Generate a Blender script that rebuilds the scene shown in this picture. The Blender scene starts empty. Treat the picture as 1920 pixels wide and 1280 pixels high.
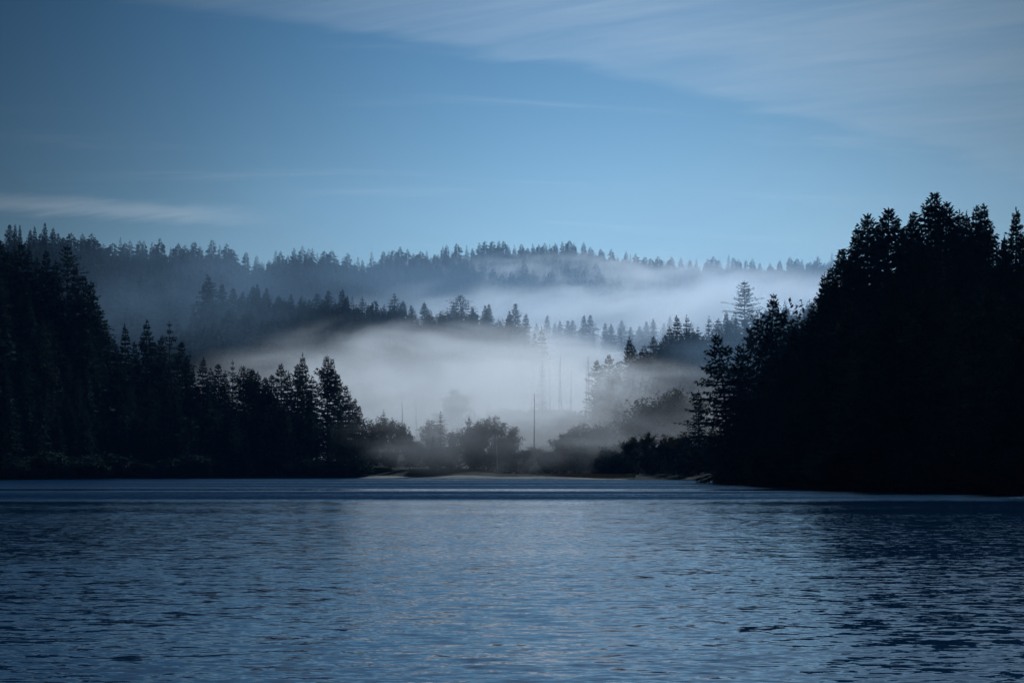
import bpy, math, random
import numpy as np
from math import radians as R
from mathutils import Vector

random.seed(7)
rng = np.random.default_rng(7)
C = bpy.context.scene.collection
sc = bpy.context.scene

# ------------------------------------------------------------------ camera, light, exposure
F_PX, HOR, CAM_H = 2667.0, 880.0, 2.5          # focal length and horizon row of the 1920 px photograph, eye height in metres
cam_data = bpy.data.cameras.new('camera')
cam_data.lens, cam_data.sensor_width = 50.0, 36.0
cam_data.shift_y = (HOR - 640.0) / 1920.0
cam_data.clip_start, cam_data.clip_end = 0.5, 12000.0
cam = bpy.data.objects.new('camera', cam_data)
cam.location = (0, 0, CAM_H)
cam.rotation_euler = (R(90), 0, 0)
C.objects.link(cam)
sc.camera = cam

sc.view_settings.view_transform = 'Standard'
sc.view_settings.look = 'None'
sc.view_settings.gamma = 1.0
sc.view_settings.use_curve_mapping = False
sc.view_settings.exposure = -0.36

SUN_ELEV, SUN_AZ = R(40), R(32)                 # azimuth measured from the view direction (+Y) towards +X
world = bpy.data.worlds.new('World')
sc.world = world
world.use_nodes = True
wn, wl = world.node_tree.nodes, world.node_tree.links
wn.clear()


def node(nodes, kind, **kw):
    n = nodes.new(kind)
    for k, v in kw.items():
        setattr(n, k, v)
    return n


def wmath(op, a, b=None, c=None, nodes=wn, links=wl, clamp=False):
    n = nodes.new('ShaderNodeMath')
    n.operation = op
    n.use_clamp = clamp
    for i, v in enumerate((a, b, c)):
        if v is None:
            continue
        if isinstance(v, (int, float)):
            n.inputs[i].default_value = v
        else:
            links.new(v, n.inputs[i])
    return n.outputs[0]


def maprange(v, a, b, c, d, nodes, links, smooth=True):
    n = nodes.new('ShaderNodeMapRange')
    n.interpolation_type = 'SMOOTHSTEP' if smooth else 'LINEAR'
    n.clamp = True
    links.new(v, n.inputs[0])
    for i, x in enumerate((a, b, c, d)):
        n.inputs[1 + i].default_value = x
    return n.outputs[0]


sky = node(wn, 'ShaderNodeTexSky', sky_type='NISHITA', sun_disc=False)
sky.sun_elevation, sky.sun_rotation = SUN_ELEV, SUN_AZ
sky.altitude, sky.air_density, sky.dust_density, sky.ozone_density = 50, 1.0, 0.6, 2.6
tc = node(wn, 'ShaderNodeTexCoord')
sep = node(wn, 'ShaderNodeSeparateXYZ')
wl.new(tc.outputs['Generated'], sep.inputs[0])
dx, dy, dz = sep.outputs
# the clear sky is brightest low in the valley's direction and deepens smoothly away from it, all round
flat = wmath('SQRT', wmath('ADD', wmath('MULTIPLY', dx, dx), wmath('ADD', wmath('MULTIPLY', dy, dy), 0.0001)))
turn = wmath('SUBTRACT', 1.0, wmath('DIVIDE', wmath('ADD', wmath('MULTIPLY', dx, 0.05), dy), flat))
away = wmath('ADD', wmath('MULTIPLY', turn, 18.0), wmath('MULTIPLY', wmath('MAXIMUM', dz, 0.0), 2.4))
glow = wmath('POWER', 2.718, wmath('MULTIPLY', away, -1.0))
glow = wmath('MULTIPLY_ADD', glow, 1.15, 0.07)
tint = node(wn, 'ShaderNodeMix', data_type='RGBA', blend_type='MULTIPLY')
tint.inputs[0].default_value = 1.0
wl.new(sky.outputs[0], tint.inputs[6])
deep = node(wn, 'ShaderNodeMix', data_type='RGBA')
wl.new(maprange(dz, 0.06, 0.34, 0, 1, wn, wl, False), deep.inputs[0])
deep.inputs[6].default_value = (0.80, 0.92, 0.87, 1)
deep.inputs[7].default_value = (0.36, 0.70, 0.86, 1)
wl.new(deep.outputs[2], tint.inputs[7])
# high thin cirrus: streaks on a plane far overhead
zc = wmath('MAXIMUM', dz, 0.02)
px_, py_ = wmath('DIVIDE', dx, wmath('ADD', zc, 0.12)), wmath('DIVIDE', dy, wmath('ADD', zc, 0.12))
comb = node(wn, 'ShaderNodeCombineXYZ')
wl.new(px_, comb.inputs[0]); wl.new(py_, comb.inputs[1])


def streaks(angle, sx, sy, detail, off=(0, 0, 0), rough=0.55, dist=0.4):
    rot = node(wn, 'ShaderNodeMapping')
    rot.inputs['Rotation'].default_value = (0, 0, angle)
    rot.inputs['Scale'].default_value = (1, 1, 1)
    rot.inputs['Location'].default_value = off
    wl.new(comb.outputs[0], rot.inputs[0])
    m = node(wn, 'ShaderNodeMapping')
    m.inputs['Scale'].default_value = (sx, sy, 1)
    wl.new(rot.outputs[0], m.inputs[0])
    n = node(wn, 'ShaderNodeTexNoise')
    n.inputs['Scale'].default_value = 1.0
    n.inputs['Detail'].default_value = detail
    n.inputs['Roughness'].default_value = rough
    n.inputs['Distortion'].default_value = dist
    wl.new(m.outputs[0], n.inputs['Vector'])
    return n.outputs[0]


# the veil lies beyond a slanting front that runs down to the right
azim = wmath('DIVIDE', dx, wmath('MAXIMUM', dy, 0.05))
elev = wmath('DIVIDE', dz, wmath('MAXIMUM', dy, 0.05))
wob = streaks(0.35, 1.2, 5.0, 4, (3, 1, 0))
front = wmath('ADD', elev, wmath('MULTIPLY', wob, 0.04))
front = wmath('ADD', front, wmath('MULTIPLY', azim, 0.204))
azs = wmath('SUBTRACT', azim, 0.06)
front = wmath('ADD', front, wmath('MULTIPLY', wmath('MULTIPLY', azs, azs), 0.11))
veil = wmath('ADD', maprange(front, 0.305, 0.317, 0, 0.62, wn, wl), maprange(front, 0.31, 0.37, 0, 0.45, wn, wl))
fib = streaks(0.42, 1.6, 9.0, 7, (0, 0, 0), 0.6, 0.8)
fib2 = streaks(0.30, 5.0, 22.0, 5, (7, 2, 0), 0.6, 0.6)
fibm = maprange(wmath('ADD', wmath('MULTIPLY', fib, 0.7), wmath('MULTIPLY', fib2, 0.3)), 0.30, 0.70, 0.42, 1.0, wn, wl)
veil = wmath('MULTIPLY', wmath('MULTIPLY', veil, fibm), maprange(elev, 0.40, 0.62, 1.0, 0.12, wn, wl))
# faint streaks elsewhere
low = streaks(-0.12, 0.9, 7.0, 6, (1.7, 4.1, 0), 0.6, 0.5)
lowm = maprange(low, 0.53, 0.80, 0, 0.22, wn, wl)
# one low bank of cirrus over the dark shore
bank = wmath('ADD', wmath('MULTIPLY', wmath('ADD', elev, wmath('MULTIPLY', azim, 0.055)), 1.0), wmath('MULTIPLY', fib2, 0.012))
b1 = maprange(bank, 0.164, 0.172, 0, 1, wn, wl)
b2 = maprange(bank, 0.173, 0.184, 1, 0, wn, wl)
b3 = maprange(azim, -0.15, -0.25, 0, 0.62, wn, wl)
bankm = wmath('MULTIPLY', wmath('MULTIPLY', b1, b2), wmath('MULTIPLY', b3, fibm))
cl = wmath('MAXIMUM', wmath('MULTIPLY', veil, 0.37), wmath('MAXIMUM', lowm, bankm))
ahead = maprange(dy, -0.1, 0.3, 0.25, 1.0, wn, wl)
cl = wmath('MULTIPLY', cl, ahead)
cmix = node(wn, 'ShaderNodeMix', data_type='RGBA')
wl.new(cl, cmix.inputs[0])
wl.new(tint.outputs[2], cmix.inputs[6])
cmix.inputs[7].default_value = (7.0, 8.6, 10.2, 1)
gl = node(wn, 'ShaderNodeVectorMath', operation='SCALE')
wl.new(cmix.outputs[2], gl.inputs[0]); wl.new(glow, gl.inputs['Scale'])
bg = node(wn, 'ShaderNodeBackground')
bg.inputs['Strength'].default_value = 0.15
wl.new(gl.outputs[0], bg.inputs['Color'])
wo = node(wn, 'ShaderNodeOutputWorld')
wl.new(bg.outputs[0], wo.inputs['Surface'])

sun_data = bpy.data.lights.new('sun', 'SUN')
sun_data.energy = 5.0
sun_data.angle = R(0.6)
sun_data.color = (0.76, 0.88, 1.0)
sun = bpy.data.objects.new('sun', sun_data)
sdir = Vector((math.sin(SUN_AZ) * math.cos(SUN_ELEV), math.cos(SUN_AZ) * math.cos(SUN_ELEV), math.sin(SUN_ELEV)))
sun.rotation_euler = sdir.to_track_quat('Z', 'Y').to_euler()
sun.location = (200, 400, 400)
C.objects.link(sun)

cy = sc.cycles
cy.use_denoising = True
cy.denoising_prefilter = 'ACCURATE'
cy.max_bounces, cy.diffuse_bounces, cy.glossy_bounces, cy.transmission_bounces, cy.volume_bounces = 6, 2, 2, 1, 9
cy.transparent_max_bounces = 8
cy.volume_step_rate = 1.0
cy.volume_max_steps = 256
cy.sample_clamp_indirect = 4.0
cy.sample_clamp_direct = 8.0
cy.caustics_reflective = False
cy.caustics_refractive = False
sc.render.film_transparent = False


# ------------------------------------------------------------------ helpers
def tag(o, label=None, category=None, group=None, kind=None):
    for k, v in (('label', label), ('category', category), ('group', group), ('kind', kind)):
        if v:
            o[k] = v
    return o


def make_mesh(name, verts, faces, mat=None, smooth=False):
    me = bpy.data.meshes.new(name)
    me.from_pydata([tuple(v) for v in verts], [], [tuple(f) for f in faces])
    if mat:
        me.materials.append(mat)
    if smooth:
        me.polygons.foreach_set('use_smooth', [True] * len(me.polygons))
    me.update()
    return me


def link(name, data, parent=None):
    o = bpy.data.objects.new(name, data)
    C.objects.link(o)
    if parent:
        o.parent = parent
    return o


def material(name):
    m = bpy.data.materials.new(name)
    m.use_nodes = True
    return m, m.node_tree.nodes, m.node_tree.links


def foliage_mat(name, dark, light, scale=0.35):
    m, n, l = material(name)
    b = n['Principled BSDF']
    b.inputs['Roughness'].default_value = 0.75
    b.inputs['Specular IOR Level'].default_value = 0.0
    t = node(n, 'ShaderNodeTexCoord')
    nz = node(n, 'ShaderNodeTexNoise')
    nz.inputs['Scale'].default_value = scale
    nz.inputs['Detail'].default_value = 4
    l.new(t.outputs['Object'], nz.inputs['Vector'])
    oi = node(n, 'ShaderNodeObjectInfo')
    s = wmath('MULTIPLY_ADD', oi.outputs['Random'], 0.35, nz.outputs[0], n, l)
    f = maprange(s, 0.35, 0.95, 0, 1, n, l)
    mx = node(n, 'ShaderNodeMix', data_type='RGBA')
    l.new(f, mx.inputs[0])
    mx.inputs[6].default_value = (*dark, 1)
    mx.inputs[7].default_value = (*light, 1)
    l.new(mx.outputs[2], b.inputs['Base Color'])
    return m


def bark_mat(name, a, b_):
    m, n, l = material(name)
    b = n['Principled BSDF']
    b.inputs['Roughness'].default_value = 0.9
    b.inputs['Specular IOR Level'].default_value = 0.1
    t = node(n, 'ShaderNodeTexCoord')
    mp = node(n, 'ShaderNodeMapping')
    mp.inputs['Scale'].default_value = (6, 6, 0.6)
    l.new(t.outputs['Object'], mp.inputs[0])
    nz = node(n, 'ShaderNodeTexNoise')
    nz.inputs['Scale'].default_value = 1.5
    nz.inputs['Detail'].default_value = 5
    l.new(mp.outputs[0], nz.inputs['Vector'])
    mx = node(n, 'ShaderNodeMix', data_type='RGBA')
    l.new(nz.outputs[0], mx.inputs[0])
    mx.inputs[6].default_value = (*a, 1)
    mx.inputs[7].default_value = (*b_, 1)
    l.new(mx.outputs[2], b.inputs['Base Color'])
    bp = node(n, 'ShaderNodeBump')
    bp.inputs['Strength'].default_value = 0.6
    bp.inputs['Distance'].default_value = 0.05
    l.new(nz.outputs[0], bp.inputs['Height'])
    l.new(bp.outputs[0], b.inputs['Normal'])
    return m


M_FIR = foliage_mat('fir_needles', (0.014, 0.028, 0.024), (0.030, 0.050, 0.042))
M_HEM = foliage_mat('hemlock_needles', (0.016, 0.032, 0.027), (0.034, 0.055, 0.046))
M_CED = foliage_mat('cedar_foliage', (0.018, 0.032, 0.024), (0.040, 0.056, 0.040))
M_ALD = foliage_mat('broadleaf_foliage', (0.035, 0.042, 0.024), (0.070, 0.066, 0.036), 0.5)
M_BARK = bark_mat('conifer_bark', (0.026, 0.022, 0.020), (0.06, 0.052, 0.046))
M_GREY = bark_mat('weathered_wood', (0.10, 0.095, 0.09), (0.22, 0.21, 0.20))

# ------------------------------------------------------------------ terrain
PX = np.array


def interp(px, xs, ys):
    return np.interp(px, xs, ys)


SHORE = ([-1200, -500, 0, 240, 480, 800, 1000, 1172, 1345, 1375, 1397, 1440, 1560, 1680, 1920, 2300, 2800],
         [240, 290, 342, 385, 415, 425, 400, 356, 326, 292, 250, 218, 184, 164, 142, 112, 88])
# each ridge: column, skyline row of the ground, distance of crest, distance of toe
A_PX = [-1200, -400, 0, 60, 130, 180, 220, 350, 480, 690, 900]
A_Z = [60, 52, 40, 38, 34, 24, 17, 9, 5, 2.5, 1.5]
H_PX = [1330, 1375, 1440, 1500, 1550, 1600, 1660, 1760, 1900, 2100, 2800]
H_Z = [0, 1.0, 4.0, 6, 9, 11, 12.5, 13.5, 14, 17, 22]
F_PXS = [-1200, 0, 100, 170, 300, 430, 480, 560, 690, 760, 840, 940, 1080, 1150, 1250, 1450, 1560, 1800, 2800]
F_TOP = [400, 431, 434, 446, 456, 462, 486, 470, 483, 473, 463, 456, 456, 470, 485, 489, 482, 478, 455]
F_DX, F_DD = [-1200, 0, 300, 480, 700, 950, 1560, 2800], [800, 900, 1030, 1200, 1380, 1480, 1550, 1600]
M_PXS = [-300, 230, 400, 480, 640, 740, 860, 950, 1000, 1040, 1090, 1400]
M_TOP = [880, 700, 560, 537, 546, 560, 565, 575, 592, 660, 800, 880]
M_DX, M_DD = [-300, 380, 640, 1000, 1250], [720, 780, 830, 900, 950]
N_PXS = [900, 980, 1050, 1150, 1250, 1350, 1500]
N_TOP = [640, 610, 600, 601, 597, 600, 610]
R_PXS = [1060, 1119, 1142, 1180, 1225, 1268, 1330, 1396, 1500, 1700, 2800]
R_TOPG = [878, 830, 800, 765, 745, 716, 706, 690, 668, 600, 520]     # ground row at the crest


def F_dist(px): return interp(px, F_DX, F_DD)
def M_dist(px): return interp(px, M_DX, M_DD)
def A_dist(px): return interp(px, SHORE[0], SHORE[1]) + interp(px, [-400, 0, 200, 480, 690], [110, 92, 60, 34, 26])
def H_dist(px): return interp(px, SHORE[0], SHORE[1]) + interp(px, [1375, 1440, 1560, 1700, 1920], [14, 42, 60, 62, 64])
def F_z(px): return (HOR - interp(px, F_PXS, F_TOP)) / F_PX * F_dist(px) - 24
def M_z(px): return np.maximum((HOR - interp(px, M_PXS, M_TOP)) / F_PX * M_dist(px) - 24, 0)
def N_z(px): return np.maximum((HOR - interp(px, N_PXS, N_TOP)) / F_PX * 1060 - 24, 0) * np.clip((px - 880) / 120, 0, 1)
def R_z(px): return np.maximum((HOR - interp(px, R_PXS, R_TOPG)) / F_PX * 600 + CAM_H, 0)


def sstep(t):
    t = np.clip(t, 0, 1)
    return t * t * (3 - 2 * t)


def vnoise(x, y):
    return (np.sin(x * 0.031 + 1.3) * np.sin(y * 0.027 + 0.4) + 0.5 * np.sin(x * 0.083 + y * 0.041) + 0.35 * np.sin(y * 0.11 - x * 0.067 + 2.0))


def ground(x, y):
    x, y = np.asarray(x, float), np.asarray(y, float)
    yy = np.maximum(y, 40)
    px = np.clip(960 + F_PX * x / yy, -1200, 2800)
    s = interp(px, SHORE[0], SHORE[1])
    z = np.clip((y - s) * 0.10, -4, 1.2)

    def ridge(zc, d, t, back, fall):
        up = sstep((y - t) / np.maximum(d - t, 1))
        dn = 1 - fall * sstep((y - d) / back)
        return zc * up * dn
    a = ridge(interp(px, A_PX, A_Z) * (px < 900), A_dist(px), s + 2, 180, 0.45)
    h = ridge(interp(px, H_PX, H_Z) * (px > 1330), H_dist(px), s + 1, 300, 0.3)
    f = ridge(F_z(px), F_dist(px), F_dist(px) - interp(px, [0, 480, 1000], [330, 380, 430]), 500, 0.25)
    m = ridge(M_z(px), M_dist(px), M_dist(px) - 240, 160, 0.35)
    nn = ridge(N_z(px), 1060, 880, 160, 0.3)
    r = ridge(R_z(px), 600.0, 470.0, 300, 0.3)
    kn = ridge(interp(px, [780, 850, 960, 1060, 1150], [10, 17, 21, 21, 12]) * sstep((px - 640) / 160) * sstep((1290 - px) / 160), 640.0, 480.0, 140, 0.3)
    land = np.maximum.reduce([a, h, f, m, nn, r, kn])
    land = np.where(land > 1, land + vnoise(x, y) * np.minimum(land * 0.03, 1.2), land)
    return np.where(y > s, np.maximum(z, 0.0) + land, z)


gx = np.concatenate([np.arange(-1500, -400, 25), np.arange(-400, 400, 6), np.arange(400, 1501, 25)])
gy = np.concatenate([np.arange(-200, 80, 20), np.arange(80, 560, 4), np.arange(560, 1700, 12), np.arange(1700, 2601, 50)])
GX, GY = np.meshgrid(gx, gy)
GZ = ground(GX, GY)
gv = np.stack([GX.ravel(), GY.ravel(), GZ.ravel()], 1)
nx, ny = len(gx), len(gy)
ii = (np.arange(ny - 1)[:, None] * nx + np.arange(nx - 1)[None, :]).ravel()
gf = np.stack([ii, ii + 1, ii + 1 + nx, ii + nx], 1)


def big_mesh(name, v, f, mat, smooth=True):
    me = bpy.data.meshes.new(name)
    k = f.shape[1]
    me.vertices.add(len(v)); me.vertices.foreach_set('co', v.astype(np.float32).ravel())
    me.loops.add(f.size); me.loops.foreach_set('vertex_index', f.astype(np.int32).ravel())
    me.polygons.add(len(f))
    me.polygons.foreach_set('loop_start', np.arange(0, f.size, k, dtype=np.int32))
    me.polygons.foreach_set('use_smooth', np.full(len(f), smooth))
    me.materials.append(mat)
    me.update(calc_edges=True)
    me.validate()
    return me


m, n, l = material('forest_floor')
b = n['Principled BSDF']
b.inputs['Roughness'].default_value = 0.95
b.inputs['Specular IOR Level'].default_value = 0.05
t = node(n, 'ShaderNodeTexCoord')
nz = node(n, 'ShaderNodeTexNoise'); nz.inputs['Scale'].default_value = 0.15; nz.inputs['Detail'].default_value = 8
l.new(t.outputs['Object'], nz.inputs['Vector'])
mx = node(n, 'ShaderNodeMix', data_type='RGBA')
l.new(nz.outputs[0], mx.inputs[0])
mx.inputs[6].default_value = (0.014, 0.020, 0.016, 1); mx.inputs[7].default_value = (0.030, 0.032, 0.026, 1)
l.new(mx.outputs[2], b.inputs['Base Color'])
bp = node(n, 'ShaderNodeBump'); bp.inputs['Distance'].default_value = 0.6
l.new(nz.outputs[0], bp.inputs['Height']); l.new(bp.outputs[0], b.inputs['Normal'])
M_FLOOR = m
tag(link('terrain', big_mesh('terrain', gv, gf, M_FLOOR)), 'dark wooded hills and valley floor around the lake', kind='structure')

# ------------------------------------------------------------------ lake
m, n, l = material('lake_water')
b = n['Principled BSDF']
b.inputs['Base Color'].default_value = (0.004, 0.024, 0.062, 1)
b.inputs['Roughness'].default_value = 0.03
b.inputs['IOR'].default_value = 1.62
b.inputs['Specular Tint'].default_value = (0.80, 0.93, 1.0, 1)
geo = node(n, 'ShaderNodeNewGeometry')
sepw = node(n, 'ShaderNodeSeparateXYZ')
l.new(geo.outputs['Position'], sepw.inputs[0])
wx, wy, _ = sepw.outputs


def wave(scale, stretch, detail, off, rot=0.0, rough=0.5):
    mp = node(n, 'ShaderNodeMapping')
    mp.inputs['Location'].default_value = (off, off * 1.7, off * 0.3)
    mp.inputs['Rotation'].default_value = (0, 0, rot)
    mp.inputs['Scale'].default_value = (scale * stretch, scale, scale)
    l.new(geo.outputs['Position'], mp.inputs[0])
    t = node(n, 'ShaderNodeTexNoise')
    t.inputs['Scale'].default_value = 1.0
    t.inputs['Detail'].default_value = detail
    t.inputs['Roughness'].default_value = rough
    l.new(mp.outputs[0], t.inputs['Vector'])
    v = node(n, 'ShaderNodeVectorMath', operation='SUBTRACT')
    l.new(t.outputs['Color'], v.inputs[0]); v.inputs[1].default_value = (0.5, 0.5, 0.5)
    return v.outputs[0]


def vscale(v, s):
    q = node(n, 'ShaderNodeVectorMath', operation='SCALE')
    l.new(v, q.inputs[0])
    if isinstance(s, (int, float)):
        q.inputs['Scale'].default_value = s
    else:
        l.new(s, q.inputs['Scale'])
    return q.outputs[0]


def vadd(a, b_):
    q = node(n, 'ShaderNodeVectorMath', operation='ADD')
    l.new(a, q.inputs[0]); l.new(b_, q.inputs[1])
    return q.outputs[0]


# how much the breeze ruffles the surface: a calmer reach beyond about 110 m, crossed by one ruffled lane, and cat's-paws
patch = node(n, 'ShaderNodeTexNoise')
pm = node(n, 'ShaderNodeMapping'); pm.inputs['Scale'].default_value = (0.006, 0.05, 1)
l.new(geo.outputs['Position'], pm.inputs[0]); l.new(pm.outputs[0], patch.inputs['Vector'])
patch.inputs['Scale'].default_value = 1.0; patch.inputs['Detail'].default_value = 5
pfac = maprange(patch.outputs[0], 0.3, 0.7, 0.62, 1.40, n, l)
wyj = wmath('ADD', wy, wmath('MULTIPLY', wmath('SUBTRACT', patch.outputs[0], 0.5, None, n, l), 18.0, None, n, l), None, n, l)
near = maprange(wyj, 100, 116, 1.0, 0.0, n, l)
lane1 = wmath('MULTIPLY', maprange(wyj, 160, 170, 0, 1, n, l), maprange(wyj, 182, 196, 1, 0, n, l), None, n, l)
farw = maprange(wyj, 104, 122, 0.0, 8.0, n, l)
amp = wmath('MULTIPLY_ADD', lane1, wmath('SUBTRACT', 0.95, farw, None, n, l), wmath('ADD', near, farw, None, n, l), n, l)
amp = wmath('MULTIPLY', amp, pfac, None, n, l)
w = vadd(vadd(vscale(wave(1.8, 0.34, 2, 3.1, 0.06), 0.16), vscale(wave(4.8, 0.40, 3, 9.7, -0.08), 0.36)), vscale(wave(10.0, 0.5, 2, 5.3, 0.2), 0.24))
w = vscale(w, wmath('MINIMUM', amp, 2.2, None, n, l))
sw = node(n, 'ShaderNodeSeparateXYZ'); l.new(w, sw.inputs[0])
cw = node(n, 'ShaderNodeCombineXYZ')
# at such a low angle one mostly sees the wave faces turned to the near shore
l.new(wmath('MULTIPLY', sw.outputs[0], 0.6, None, n, l), cw.inputs[0])
l.new(wmath('MULTIPLY_ADD', amp, -0.038, sw.outputs[1], n, l), cw.inputs[1]); cw.inputs[2].default_value = 1.0
nn_ = node(n, 'ShaderNodeVectorMath', operation='NORMALIZE'); l.new(cw.outputs[0], nn_.inputs[0])
l.new(nn_.outputs[0], b.inputs['Normal'])
M_WATER = m
wv = [(-1490, -190, 0), (1490, -190, 0), (1490, 700, 0), (-1490, 700, 0)]
tag(link('lake_water', make_mesh('lake_water', wv, [(0, 1, 2, 3)], M_WATER)), 'rippled blue lake with a darker calm reach far out', kind='structure')

# ------------------------------------------------------------------ tree shapes (each about 30 m tall, scaled when planted)
class Leaves:
    def __init__(self):
        self.v, self.f, self.k = [], [], 0

    def kite(self, p, d, ln, w, nrm, bend=0.0):
        # a small spray of needles: a four cornered blade from p along d
        q = p + d * (ln * 0.45)
        tip = p + d * ln
        tip = (tip[0], tip[1], tip[2] - bend)
        self.v += [tuple(p), tuple(q + nrm * w), tuple(tip), tuple(q - nrm * w)]
        self.f.append((self.k, self.k + 1, self.k + 2, self.k + 3))
        self.k += 4

    def stick(self, p, q, r0, r1, sides=3):
        d = q - p
        ln = np.linalg.norm(d)
        if ln < 1e-6:
            return
        d = d / ln
        a = np.cross(d, (0, 0, 1.0) if abs(d[2]) < 0.9 else (1.0, 0, 0))
        a /= np.linalg.norm(a)
        b_ = np.cross(d, a)
        for c, r in ((p, r0), (q, r1)):
            for i in range(sides):
                th = 2 * math.pi * i / sides
                self.v.append(tuple(c + (a * math.cos(th) + b_ * math.sin(th)) * r))
        for i in range(sides):
            j = (i + 1) % sides
            self.f.append((self.k + i, self.k + j, self.k + sides + j, self.k + sides + i))
        self.k += 2 * sides

    def mesh(self, name, mat):
        return make_mesh(name, self.v, self.f, mat)


def trunk_mesh(name, pts, r0, mat, sides=7, tip=0.04):
    L = Leaves()
    for i in range(len(pts) - 1):
        a, b_ = i / (len(pts) - 1), (i + 1) / (len(pts) - 1)
        L.stick(np.array(pts[i]), np.array(pts[i + 1]), r0 * (1 - a) ** 0.85 + tip, r0 * (1 - b_) ** 0.85 + tip, sides)
    return L.mesh(name, mat)


def unit(v):
    return v / max(np.linalg.norm(v), 1e-9)


def conifer(kind, seed, H=30.0, width=4.2, base=0.12, n_whorl=44, per=6, sprays=9, tuft=0.75, droop=0.25, gap=0.0, lean=0.0, mat=None, lop=0.25, upturn=0.35,
            profile=1.0, flat=0.35, twin=False, tops=None, sparse_base=0.0):
    r = random.Random(seed)
    L = Leaves()
    ax = r.uniform(0, 6.28)

    def axis(t):
        return np.array((lean * H * (t ** 2.2) + 0.12 * math.sin(t * 5 + ax), 0.10 * math.cos(t * 4 + ax), t * H))
    pts = [axis(i / 9) for i in range(10)]
    sect = [1 + r.uniform(-lop, lop) for _ in range(8)]
    stems = [(axis, base, 1.0, n_whorl, 1.0)]
    if twin:
        o = np.array((r.uniform(1.2, 1.8), 0.4, 0))

        def axis2(t):
            return axis(t) * np.array((1, 1, 0.97)) + o * sstep(np.array(t - 0.45) / 0.2)
        stems = [(axis, base, 1.0, n_whorl, 1.0), (axis2, 0.62, 1.0, int(n_whorl * 0.45), 0.8)]
    for axf, t0, t1, nw, wf in stems:
        for i in range(nw):
            t = t0 + (t1 - t0) * (i + r.uniform(-0.35, 0.35)) / nw
            t = min(max(t, t0), 0.992)
            c = axf(t)
            prof = min(1.0, (1 - t) ** profile * 1.12 + 0.015) * min(1.0, (1 - t) / 0.16 * 0.72 + 0.28) * (0.72 + 0.28 * min(1, (t - t0) * 5 + 0.25))
            if gap and r.random() < gap:
                prof *= r.uniform(0.25, 0.6)
            k = max(3, int(per * (0.55 + 0.6 * (1 - t)) + r.random()))
            ph = r.uniform(0, 6.28)
            if t < sparse_base and r.random() < 0.55:
                continue
            for j in range(k):
                az = ph + 6.283 * j / k + r.uniform(-0.4, 0.4)
                s = sect[int(az / 6.283 * 8) % 8]
                R_ = width * wf * prof * s * r.uniform(0.55, 1.18)
                if R_ < 0.12:
                    continue
                rise = 0.45 * t - droop * (1 - t) + r.uniform(-0.12, 0.12)
                out = np.array((math.cos(az), math.sin(az), 0.0))
                side = np.array((-math.sin(az), math.cos(az), 0.0))

                def bp_(u):
                    return c + out * (R_ * u) + np.array((0, 0, R_ * (rise * u - droop * 1.1 * u * u + upturn * droop * u ** 3)))
                tipp = bp_(1.0)
                L.stick(c, bp_(0.5), 0.05 + 0.012 * R_, 0.035, 3)
                L.stick(bp_(0.5), tipp, 0.035, 0.012, 3)
                ns = max(3, int(sprays * (0.35 + 0.65 * R_ / width)))
                for q in range(ns):
                    u = 0.16 + 0.84 * (q + r.random()) / ns
                    p = bp_(u)
                    for sg in (-1, 1):
                        if r.random() < 0.08:
                            continue
                        d = unit(out * r.uniform(0.35, 1.1) + side * sg * r.uniform(0.35, 1.0) * (1.15 - 0.6 * u) + np.array((0, 0, r.uniform(-0.55, 0.22) - droop * 0.5)))
                        ln = tuft * r.uniform(0.65, 1.5) * (1.25 - 0.45 * u) * (0.55 + 0.45 * min(1, R_ / 2.0))
                        nr = unit(np.cross(d, np.array((0, 0, 1.0)))) * r.uniform(0.3, 1.0) + np.array((0, 0, 1.0)) * r.uniform(-1, 1) * (1 - flat)
                        L.kite(p, d, ln, ln * r.uniform(0.16, 0.30), unit(nr), bend=ln * r.uniform(0, 0.3))
                # tip spray
                L.kite(bp_(0.86), unit(tipp - bp_(0.7)), tuft * 0.9, tuft * 0.2, np.array((0, 0, 1.0)))
        topc = axf(0.985)
        for q in range(7):
            L.kite(topc - np.array((0, 0, 0.25 * q)), unit(np.array((r.uniform(-.45, .45), r.uniform(-.45, .45), 1.0))), tuft * 0.9, tuft * 0.14, unit(np.array((r.uniform(-1, 1), r.uniform(-1, 1), 0.01))))
    tr = trunk_mesh(kind + '_trunk', pts, H * 0.0125, M_BARK)
    return (L.mesh(kind + '_crown', mat or M_FIR), tr, H)


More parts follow.
